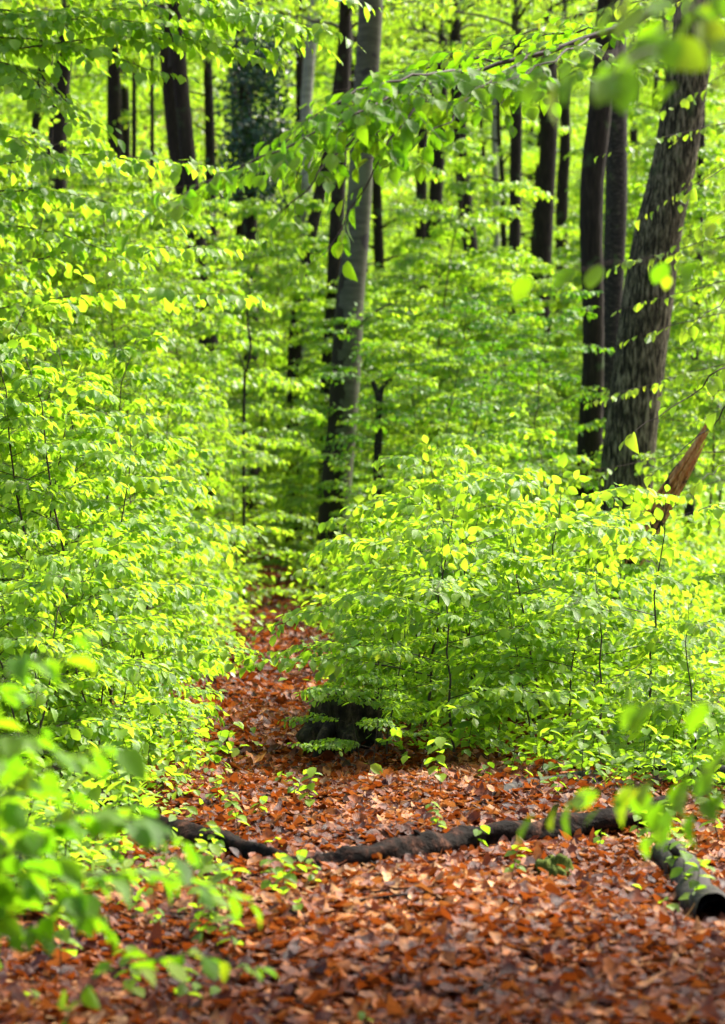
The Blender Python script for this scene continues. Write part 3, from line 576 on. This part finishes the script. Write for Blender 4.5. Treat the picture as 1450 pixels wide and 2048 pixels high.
side_tree("beech_tree", "young beech close to the camera hanging big blurred leaves into the top right corner", (1.35, 4.2),
    [(1.35, 4.2, -.1), (1.33, 4.2, 1.2), (1.3, 4.2, 2.6)], .03,
    [([(1.3, 4.2, 2.2), A(1600, -60, 4.1), A(1400, 20, 4.0), A(1260, 90, 3.9), A(1150, 130, 3.8)], .006, 14, 0, .7),
     ([(1.32, 4.2, 1.9), A(1600, -150, 4.2), A(1350, -20, 4.3), A(1180, -10, 4.3)], .006, 12, 0, .5),
     ([(1.33, 4.2, 1.7), A(1620, 440, 5.2), A(1450, 490, 5.4), A(1300, 520, 5.5), A(1130, 545, 5.6)], .005, 13, 0, .3),
     ([(1.34, 4.2, .9), A(1650, 1400, 4.6), A(1480, 1400, 4.6), A(1330, 1400, 4.6)], .004, 8, 0, .4),
     ([(1.33, 4.2, 2.1), A(1650, 60, 4.0), A(1480, 90, 3.9), A(1340, 100, 3.8), A(1250, 120, 3.7)], .005, 12, 0, .6),
     ([(1.33, 4.2, 2.3), A(1650, -100, 3.9), A(1480, -40, 3.8), A(1320, 10, 3.7)], .005, 8, 0, .6),
     ([(1.34, 4.2, .6), A(1620, 1480, 4.6), A(1470, 1560, 4.7), A(1350, 1620, 4.7)], .005, 20, 0, .7),
     ([(1.34, 4.2, .6), A(1600, 1500, 4.8), A(1400, 1545, 4.9), A(1250, 1570, 5.0), A(1130, 1600, 5.0)], .005, 26, 0, .8)],
            .075, .18, mat='leafshade')
side_tree("beech_tree", "beech standing outside the right edge with tiers of bright sprays crossing the oak", (5.0, 24.5),
    [(5.0, 24.5, 0), (4.95, 24.5, 3), (5.0, 24.4, 7)], .09,
    [([(4.95, 24.5, h), A(x0, y0 - 20, 24.2), A((x0 + x1) / 2, (y0 + y1) / 2 - 14, 24), A(x1, y1, 23.8)], .012, n_, 0, .6)
     for h, x0, y0, x1, y1, n_ in [(5.4, 1500, 260, 1230, 300, 16), (4.9, 1500, 330, 1300, 420, 12), (4.4, 1520, 480, 1240, 530, 16), (3.9, 1520, 570, 1255, 615, 12),
       (3.7, 1520, 630, 1280, 670, 12), (3.3, 1520, 730, 1200, 800, 18), (3.0, 1520, 800, 1330, 790, 12), (4.6, 1520, 400, 1380, 470, 10), (3.1, 1540, 900, 1170, 945, 14), (5.9, 1540, 120, 1350, 210, 12), (2.6, 1540, 960, 1300, 1000, 14), (6.8, 1540, -90, 800, 30, 46), (6.6, 1540, -30, 900, 90, 34)]],
    .105, .42)
side_tree("beech_tree", "beech outside the left edge reaching leafy tiers across the top left of the view", (-3.7, 20.5),
    [(-3.7, 20.5, 0), (-3.75, 20.5, 3), (-3.7, 20.4, 8)], .10,
    [([(-3.72, 20.5, h), A(x0, y0, 20.2), A((x0 + x1) / 2, (y0 + y1) / 2 - 22, 19.8), A(x1, y1, 19.4)], .012, int(n_ * 1.7), 0, .6)
     for h, x0, y0, x1, y1, n_ in [(6.2, -60, -60, 660, 60, 34), (6.0, -60, 10, 520, 120, 30), (5.6, -60, 70, 330, 150, 22), (5.2, -60, 150, 210, 260, 16), (4.7, -60, 270, 130, 330, 12), (6.6, 100, -90, 720, 0, 28), (5.9, -60, 60, 420, 60, 22), (4.3, -60, 380, 330, 440, 18), (3.9, -60, 450, 260, 520, 16), (4.6, -60, 330, 420, 330, 24), (3.8, -60, 540, 440, 500, 24), (3.4, -60, 620, 480, 590, 24), (4.1, -60, 400, 200, 400, 14), (6.3, -60, -90, 560, 40, 30), (6.0, 200, -80, 640, 90, 22), (5.4, -60, 110, 120, 200, 14), (6.4, -60, 20, 640, 60, 34), (6.1, -60, 90, 560, 100, 26)]],
    .115, .52)
side_tree("beech_tree", "beech at the right edge whose big veined leaves hang in front of the snapped trunk", (3.1, 14.5),
    [(3.1, 14.5, 0), (3.05, 14.5, 2), (3.1, 14.4, 4)], .05,
    [([(3.08, 14.5, h), A(x0, y0 - 20, 11.5), A((x0 + x1) / 2, (y0 + y1) / 2 - 10, 11.2), A(x1, y1, 11)], .006, n_, 0, .8)
     for h, x0, y0, x1, y1, n_ in [(2.2, 1500, 740, 1270, 860, 16), (2.0, 1510, 800, 1330, 930, 10), (2.4, 1520, 560, 1400, 640, 8), (1.9, 1530, 900, 1400, 960, 8), (3.0, 1560, 290, 1390, 370, 8), (2.7, 1560, 400, 1420, 440, 8)]],
    .09, .26)
# near shrubs at the lower corners
def near_shrub(label, base, branches, lsize=.068, tlen=.17):
    root = thing("beech_sapling", label, "sapling", (base[0], base[1], float(ground_z(*base)) - .01)); o0 = np.array(root.location); T, L = Tubes(), Leaves()
    for (pts, r0, n_, dr) in branches:
        bp = smoothline([np.array([0, 0, 0.0])] + [np.array(q) - o0 for q in pts], 14); T.add(bp, np.linspace(r0, .0015, 14), 5); spray(T, L, bp, r0 * .4, tlen, int(n_ * 2.4), lsize, 0, .3, dr)
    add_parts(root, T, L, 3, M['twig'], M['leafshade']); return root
near_shrub("blurred leafy sapling close to the camera filling the lower left corner", (-1.05, 5.2),
    [([A(-60, 1700, 5.0), A(60, 1560, 4.9), A(180, 1500, 4.8)], .006, 10, .5), ([A(-60, 1800, 5.1), A(120, 1640, 5.0), A(260, 1640, 5.0), A(350, 1680, 5)], .006, 13, .5),
     ([A(-100, 1500, 5.0), A(-20, 1380, 4.8), A(120, 1290, 4.7)], .006, 8, .5), ([A(-40, 1850, 5.2), A(120, 1760, 5.2), A(300, 1750, 5.3), A(440, 1780, 5.3)], .006, 10, .4),
     ([A(-40, 1600, 5.0), A(30, 1480, 4.7), A(90, 1500, 4.7)], .006, 8, .6), ([A(-80, 1700, 5.4), A(50, 1720, 5.2), A(180, 1820, 5.2)], .005, 8, .5),
     ([A(-80, 1900, 5.2), A(40, 1860, 5.2), A(150, 1790, 5.2)], .005, 8, .5)])
near_shrub("slender sapling at the bottom left trailing one blurred spray over the dead leaves", (-.75, 5.6),
    [([A(150, 2000, 5.6), A(260, 1930, 5.6), A(380, 1910, 5.6), A(500, 1930, 5.6)], .003, 5, .4)], .06, .08)

# ------------------------------------------------------------------ fallen wood
def log_mesh(pts, rad, sides=18, rough=.06, n_=70):
    P = smoothline(pts, n_); r = np.interp(np.linspace(0, 1, n_), np.linspace(0, 1, len(rad)), rad)
    t = norm(np.gradient(P, axis=0)); a = norm(np.cross(t, UP)); b = np.cross(t, a); th = np.arange(sides) * 2 * math.pi / sides
    k = np.arange(n_)[:, None]; ph = R.uniform(0, 6.28, 5)
    rr = r[:, None] * (1 + rough * np.sin(th * 3 + k * .17 + ph[0]) + rough * .8 * np.sin(th * 2 - k * .31 + ph[1]) + R.normal(0, rough * .45, (n_, sides)) + rough * np.sin(k * .55 + ph[2]))
    V = P[:, None] + rr[..., None] * (np.cos(th)[None, :, None] * a[:, None] + np.sin(th)[None, :, None] * b[:, None]); V = V.reshape(-1, 3)
    i = np.arange(n_ - 1)[:, None] * sides; j = np.arange(sides)[None]; j2 = (j + 1) % sides
    Q = np.stack([i + j, i + j2, i + sides + j2, i + sides + j], -1).reshape(-1, 4)
    V = np.vstack([V, P[0] - t[0] * r[0] * .4, P[-1] + t[-1] * r[-1] * .6]); c0, c1 = len(V) - 2, len(V) - 1; j = j.ravel(); j2 = j2.ravel()
    Tr = np.vstack([np.stack([np.full(sides, c0), j2, j], -1), np.stack([np.full(sides, c1), (n_ - 1) * sides + j, (n_ - 1) * sides + j2], -1)])
    return V, Q, Tr
A = at
def gp(px, py, d, r=0):                               # point lying on the ground below a pixel column
    x = (px - 725) / FPX * d; return np.array([x, d, float(ground_z(x, d)) + r])
def log(name, label, cat, pts, rad, mat, **k):
    V, Q, Tr = log_mesh(pts, rad, **k); c = V.mean(0); c[2] = V[:, 2].min()
    o = bpy.data.objects.new(name, mesh_from(name, V - c, Q, Tr)); finish(o, '', M[mat]); o.location = c; return tag(o, label, cat)
log("fallen_log", "long dark wet fallen log rising gently to the right across the path", "log",
    [A(580, 1734, 9.15), A(640, 1734, 9.1), A(700, 1722, 9.1), A(770, 1702, 9.3), A(840, 1695, 9.5), A(910, 1684, 9.7), A(980, 1670, 9.85), A(1080, 1662, 10.1), A(1180, 1648, 10.3), A(1260, 1632, 10.4), A(1340, 1610, 10.6)],
    [.03, .046, .050, .042, .050, .045, .052, .047, .050, .050, .048], 'log', rough=.13, n_=110)
def stub(parent, p, d, r, ln, mat):
    T = Tubes(); b = np.array(p) - np.array(parent.location); d = norm(np.array(d, float)); u = np.linspace(0, 1, 6)[:, None]
    T.add(b + d * ln * u + R.normal(0, .004, (6, 3)), r * np.array([1.3, 1, .9, .85, .8, .25]), 8); finish(bpy.data.objects.new("branch_stub", T.mesh("branch_stub")), '', M[mat], parent)
lg = bpy.data.objects["fallen_log"]
stub(lg, A(842, 1690, 9.5), (-.3, -.5, .8), .013, .09, 'log'); stub(lg, A(1090, 1655, 10.1), (.5, .2, .8), .016, .12, 'log')
log("fallen_log", "dark fallen branch sloping down from the left to meet the long log", "log",
    [gp(60, 0, 12.2, .09), gp(220, 0, 11.0, .085), gp(350, 0, 10.15, .08), gp(450, 0, 9.7, .07), gp(520, 0, 9.4, .055), gp(575, 0, 9.2, .04)],
    [.045, .045, .048, .044, .038, .02], 'log', rough=.12)
log("fallen_log", "grey weathered branch half sunk in the leaves behind the long log", "log",
    [gp(930, 0, 11.0, .0), gp(1020, 0, 11.5, .02), gp(1100, 0, 12.0, .03), gp(1200, 0, 12.2, .03)], [.02, .03, .035, .03], 'greylog', n_=40)
log("fallen_log", "bare grey branch lying behind the right thicket's foot near the edge", "log",
    [gp(1240, 0, 12.2, .05), gp(1340, 0, 12, .07), gp(1450, 0, 11.8, .09), gp(1520, 0, 11.7, .1)], [.022, .03, .035, .04], 'greylog', n_=40)
# hollow log at right edge
root = thing("hollow_log", "short grey hollow log lying end on at the right edge", "log", tuple(gp(1390, 0, 9.0)))
o0 = np.array(root.location)
V, Q, Tr = log_mesh([gp(1335, 0, 9.7, .05) - o0, gp(1375, 0, 9.0, .04) - o0, gp(1395, 0, 8.5, .04) - o0, gp(1435, 0, 7.95, .05) - o0], [.06, .066, .07, .074], 28, .06, 60)
Tr = Tr[Tr[:, 0] != len(V) - 1]                         # open near end
finish(bpy.data.objects.new("bark_shell", mesh_from("bark_shell", V, Q, Tr)), '', M['greylog'], root)
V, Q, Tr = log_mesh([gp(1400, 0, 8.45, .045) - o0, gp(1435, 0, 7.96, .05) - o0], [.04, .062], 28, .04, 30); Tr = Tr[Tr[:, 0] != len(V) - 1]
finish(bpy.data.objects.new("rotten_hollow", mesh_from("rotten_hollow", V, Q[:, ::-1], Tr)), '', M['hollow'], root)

stub(root, gp(1368, 0, 9.1, .10), (-.7, -.3, .7), .02, .09, 'greylog')
# lumpy masses
def lump(name, label, cat, c, size, mat, seed, rough=.18, nu=56, nv=36, parent=None):
    rr = np.random.default_rng(seed); th = np.linspace(0, 2 * math.pi, nu, endpoint=False)[None]; ph = np.linspace(.02, math.pi * .62, nv)[:, None]
    d = np.stack([np.cos(th) * np.sin(ph), np.sin(th) * np.sin(ph), np.cos(ph) + 0 * th], -1); r = np.ones((nv, nu))
    for o_ in range(1, 6):
        for _ in range(4):
            k = rr.normal(0, 1, 3) * o_ * 1.7; r += rough / o_ * np.sin(d @ k + rr.uniform(0, 6.28)) * .5
    r = r + rr.normal(0, .022, r.shape); V = (d * r[..., None] * np.array(size)).reshape(-1, 3) ; i = np.arange(nv - 1)[:, None] * nu; j = np.arange(nu)[None]; j2 = (j + 1) % nu
    Q = np.stack([i + j, i + nu + j, i + nu + j2, i + j2], -1).reshape(-1, 4)
    V = np.vstack([V, V[:nu].mean(0)]); Tr = np.stack([np.full(nu, len(V) - 1), np.arange(nu), (np.arange(nu) + 1) % nu], -1)
    o = bpy.data.objects.new(name, mesh_from(name, V, Q, Tr)); finish(o, '', M[mat], parent); o.location = c
    if not parent: tag(o, label, cat)
    return o
c = gp(1110, 0, 9.2)
lump("mossy_stone", "small stone under a green moss cushion in front of the long log", "stone", (c[0], c[1], c[2] + .035), (.062, .06, .07), 'moss', 3, .25)
root = thing("mossy_stump", "black rotten tree stump beside the path under a sapling's leaves", "stump", tuple(gp(690, 0, 14.2)))
lump("stump_body", None, None, (.03, 0, 0), (.19, .2, .29), 'stump', 11, .5, parent=root)
T = Tubes()
for a in (4.1, 4.9, 5.7, .6): T.add(smoothline([(0, 0, .22), (.2 * math.cos(a), .2 * math.sin(a), .12), (.30 * math.cos(a), .30 * math.sin(a), -.02)], 8), np.linspace(.06, .02, 8), 8)
finish(bpy.data.objects.new("root_spurs", T.mesh("root_spurs")), '', M['stump'], root)

# snapped orange trunk
root = thing("snapped_tree", "snapped leaning trunk with torn orange wood, right of the oak", "broken tree", tuple(gp(1215, 0, 20.5)))
o0 = np.array(root.location)
V, Q, Tr = log_mesh([np.zeros(3), A(1222, 1180, 20.3) - o0, A(1268, 1100, 20) - o0, A(1330, 1000, 19.8) - o0, A(1372, 930, 19.7) - o0], [.10, .095, .085, .08, .07], 24, .07, 60)
finish(bpy.data.objects.new("trunk", mesh_from("trunk", V, Q, Tr)), '', M['stump'], root)
T = Tubes()
rr = np.random.default_rng(5)
a0, a1 = A(1250, 1130, 19.93) - o0, A(1422, 845, 19.5) - o0
for k in range(75):                                    # splinters of torn wood along the upper face
    u0 = rr.uniform(0, .55); u1 = min(1.05, u0 + rr.uniform(.2, .6)); off = np.array([rr.normal(0, .05), -.06 + rr.normal(0, .015), rr.normal(0, .02)])
    w_ = 1 - .4 * u1
    T.add(smoothline([a0 + (a1 - a0) * u0 + off, a0 + (a1 - a0) * (u0 + u1) / 2 + off * w_ + rr.normal(0, .006, 3), a0 + (a1 - a0) * u1 + off * w_ * .8], 8), np.array([.006, .011, .013, .013, .012, .010, .007, .001]) * rr.uniform(.6, 1.4), 5)
finish(bpy.data.objects.new("torn_wood", T.mesh("torn_wood")), '', M['wood'], root)

# bare forked sapling, thin forked sapling
def forked(name, label, d, parts, mat):
    p0 = A(*parts[0][0][0], d); root_o = np.array([p0[0], d, float(ground_z(p0[0], d)) - .02]); T = Tubes()
    for pts, w0, w1 in parts:
        q = [A(x, y, d) - root_o for x, y in pts]
        if pts is parts[0][0]: q = [np.zeros(3)] + q
        T.add(smoothline(q, 14), np.linspace(w0, w1, 14) / FPX * d / 2, 10)
    o = bpy.data.objects.new(name, T.mesh(name)); finish(o, '', M[mat]); o.location = root_o; return tag(o, label, "dead tree")
forked("bare_sapling", "bare grey forked sapling just right of the grey beech", 36, [([(755, 930), (758, 860), (757, 800), (745, 762)], 20, 10), ([(757, 815), (765, 775), (786, 755)], 14, 5)], 'greylog')
forked("bare_sapling", "thin black forked sapling left of the grey beech", 34, [([(488, 790), (494, 740), (502, 690), (494, 640), (500, 590), (494, 550)], 7, 2), ([(492, 745), (480, 715), (465, 690)], 4, 2)], 'dark')

# dark ivy clad tree behind
root = big_tree("ivy_clad_tree", [(480, 60, 24), (490, 200, 26), (500, 400, 28)], 54, 'dark', "tree wrapped in dark ivy behind the foliage left of the grey beech")
def ivy(root, d, px, y0, y1, spread, n):
    L = Leaves(); t = R.random(n); cl = R.integers(0, 26, n); cr = np.random.default_rng(3).uniform(-1, 1, (26, 2)); 
    X = px + cr[cl, 0] * spread * .6 + R.normal(0, spread * .22, n); Y_ = y0 + (y1 - y0) * (cr[cl, 1] * .5 + .5) + R.normal(0, 22, n)
    P = np.stack([(X - 725) / FPX * d, d + R.normal(0, .5, n), CAM_H - (Y_ - 1024) / FPX * d], -1) - np.array(root.location)
    L.add(P, R.normal(0, 1, (n, 3)) - np.array([0, 0, .8]), R.normal(0, .6, (n, 3)) + np.array([0, -.6, .6]), .13 * R.uniform(.6, 1.2, n))
    finish(bpy.data.objects.new("ivy", L.mesh("ivy", 1)), '', M['ivy'], root)
ivy(root, 53.6, 515, 70, 400, 85, 5200)

# sticks on the litter
for k in range(26):
    y = R.uniform(6.8, 12.5); x = R.uniform(-.13, .13) * y; a = R.uniform(0, 3.14); ln = R.uniform(.12, .45); T = Tubes(); u = np.linspace(-.5, .5, 7)
    X = x + u * ln * math.cos(a) + R.normal(0, .008, 7); Y = y + u * ln * math.sin(a) + R.normal(0, .008, 7); base = np.array([x, y, float(ground_z(x, y))])
    T.add(np.stack([X, Y, ground_z(X, Y) + .035 + R.normal(0, .006, 7)], -1) - base, np.linspace(.006, .0025, 7), 5)
    o = bpy.data.objects.new("fallen_twig", T.mesh("fallen_twig")); finish(o, '', M['log']); o.location = base
    tag(o, "thin dark twig lying loose on the dead leaves in the open foreground", "twig", "twigs on the dead leaves")

# ------------------------------------------------------------------ small seedlings in the dead leaves
def seedling_proto(H, nl, ls):
    root = thing("tree_seedling", "x", "seedling"); T, L = Tubes(), Leaves(); st = stemline(H, .2, 6, .05)
    T.add(st, np.linspace(.0025, .001, 6), 4)
    f = np.linspace(.45, 1, nl); P = np.stack([np.interp(f, np.linspace(0, 1, 6), st[:, i]) for i in range(3)], -1)
    az = np.arange(nl) * 2.5 + R.uniform(-.4, .4, nl); D = np.stack([np.cos(az), np.sin(az), R.uniform(-.5, .1, nl)], -1)
    L.add(P, D, np.stack([R.normal(0, .3, nl), R.normal(0, .3, nl), np.ones(nl)], -1), ls * R.uniform(.7, 1.1, nl), .3, .25)
    add_parts(root, T, L, 3, M['twig'], M['leafnear']); return root
SEED = [seedling_proto(.12, 5, .06), seedling_proto(.18, 8, .06), seedling_proto(.26, 11, .065), seedling_proto(.08, 4, .05)]
spots = [(560, 1560, .9), (590, 1590, 1), (625, 1640, 1), (550, 1700, 1), (940, 1715, 1.1), (1020, 1770, .9), (885, 1610, 1.2), (1260, 1800, .8), (1110, 1620, .9), (455, 1850, 1.1), (560, 1850, .9), (365, 1770, .9), (415, 1750, .8),
         (380, 2010, 1), (275, 2010, .8), (70, 2010, .9), (510, 1620, 1), (440, 1610, 1), (480, 1660, .9), (1330, 1850, 1.2), (1200, 1700, .9), (1270, 1690, 1), (880, 1690, .7), (660, 1560, .7), (960, 1570, 1), (1020, 1560, 1), (1080, 1570, 1.1), (1150, 1590, 1), (740, 2040, .6)]
for k, (px, py, s) in enumerate(spots):
    d = CAM_H * FPX / (py - 1024); x = (px - 725) / FPX * d
    put(SEED, k, x, d, R.uniform(0, 6.28), s, "small bright green seedling poking up through the open orange leaf litter", "seedlings in the open leaf litter")
for (px, py) in [(1335, 1700), (1350, 1760), (1300, 1720), (1365, 1810), (1440, 1690), (1420, 1650), (1385, 1840)]:
    d = CAM_H * FPX / (py - 1024)
    put(SEED, 1, (px - 725) / FPX * d, d, R.uniform(0, 6.28), 1.3, "bright leafy seedling growing close beside the hollow grey log", "seedlings beside the hollow log")
for k in range(34):
    y = R.uniform(6.9, 9.4); x = -R.uniform(.12, .15) * y * R.uniform(.15, 1)
    put(SEED, k, x, y, R.uniform(0, 6.28), R.uniform(.6, 1.15), "small bright green seedling poking up through the open orange leaf litter", "seedlings in the open leaf litter")
for k in range(230):                                     # denser seedlings at the foot of the left thicket and along the right edge
    if k < 170: y = R.uniform(8.2, 15.5); x = -R.uniform(.76 + .05 * (15 - y), .155 * y + .25)
    else: y = R.uniform(11.5, 14.5); x = R.uniform(.1 + .35 * (14.5 - y), .155 * y + .2)
    lab = ("leafy seedling in the green fringe below the left thicket", "seedlings below the left thicket") if k < 170 else ("leafy seedling in the green fringe below the right thicket", "seedlings below the right thicket")
    put(SEED, k % 3, x, y, R.uniform(0, 6.28), R.uniform(.9, 1.7), *lab)
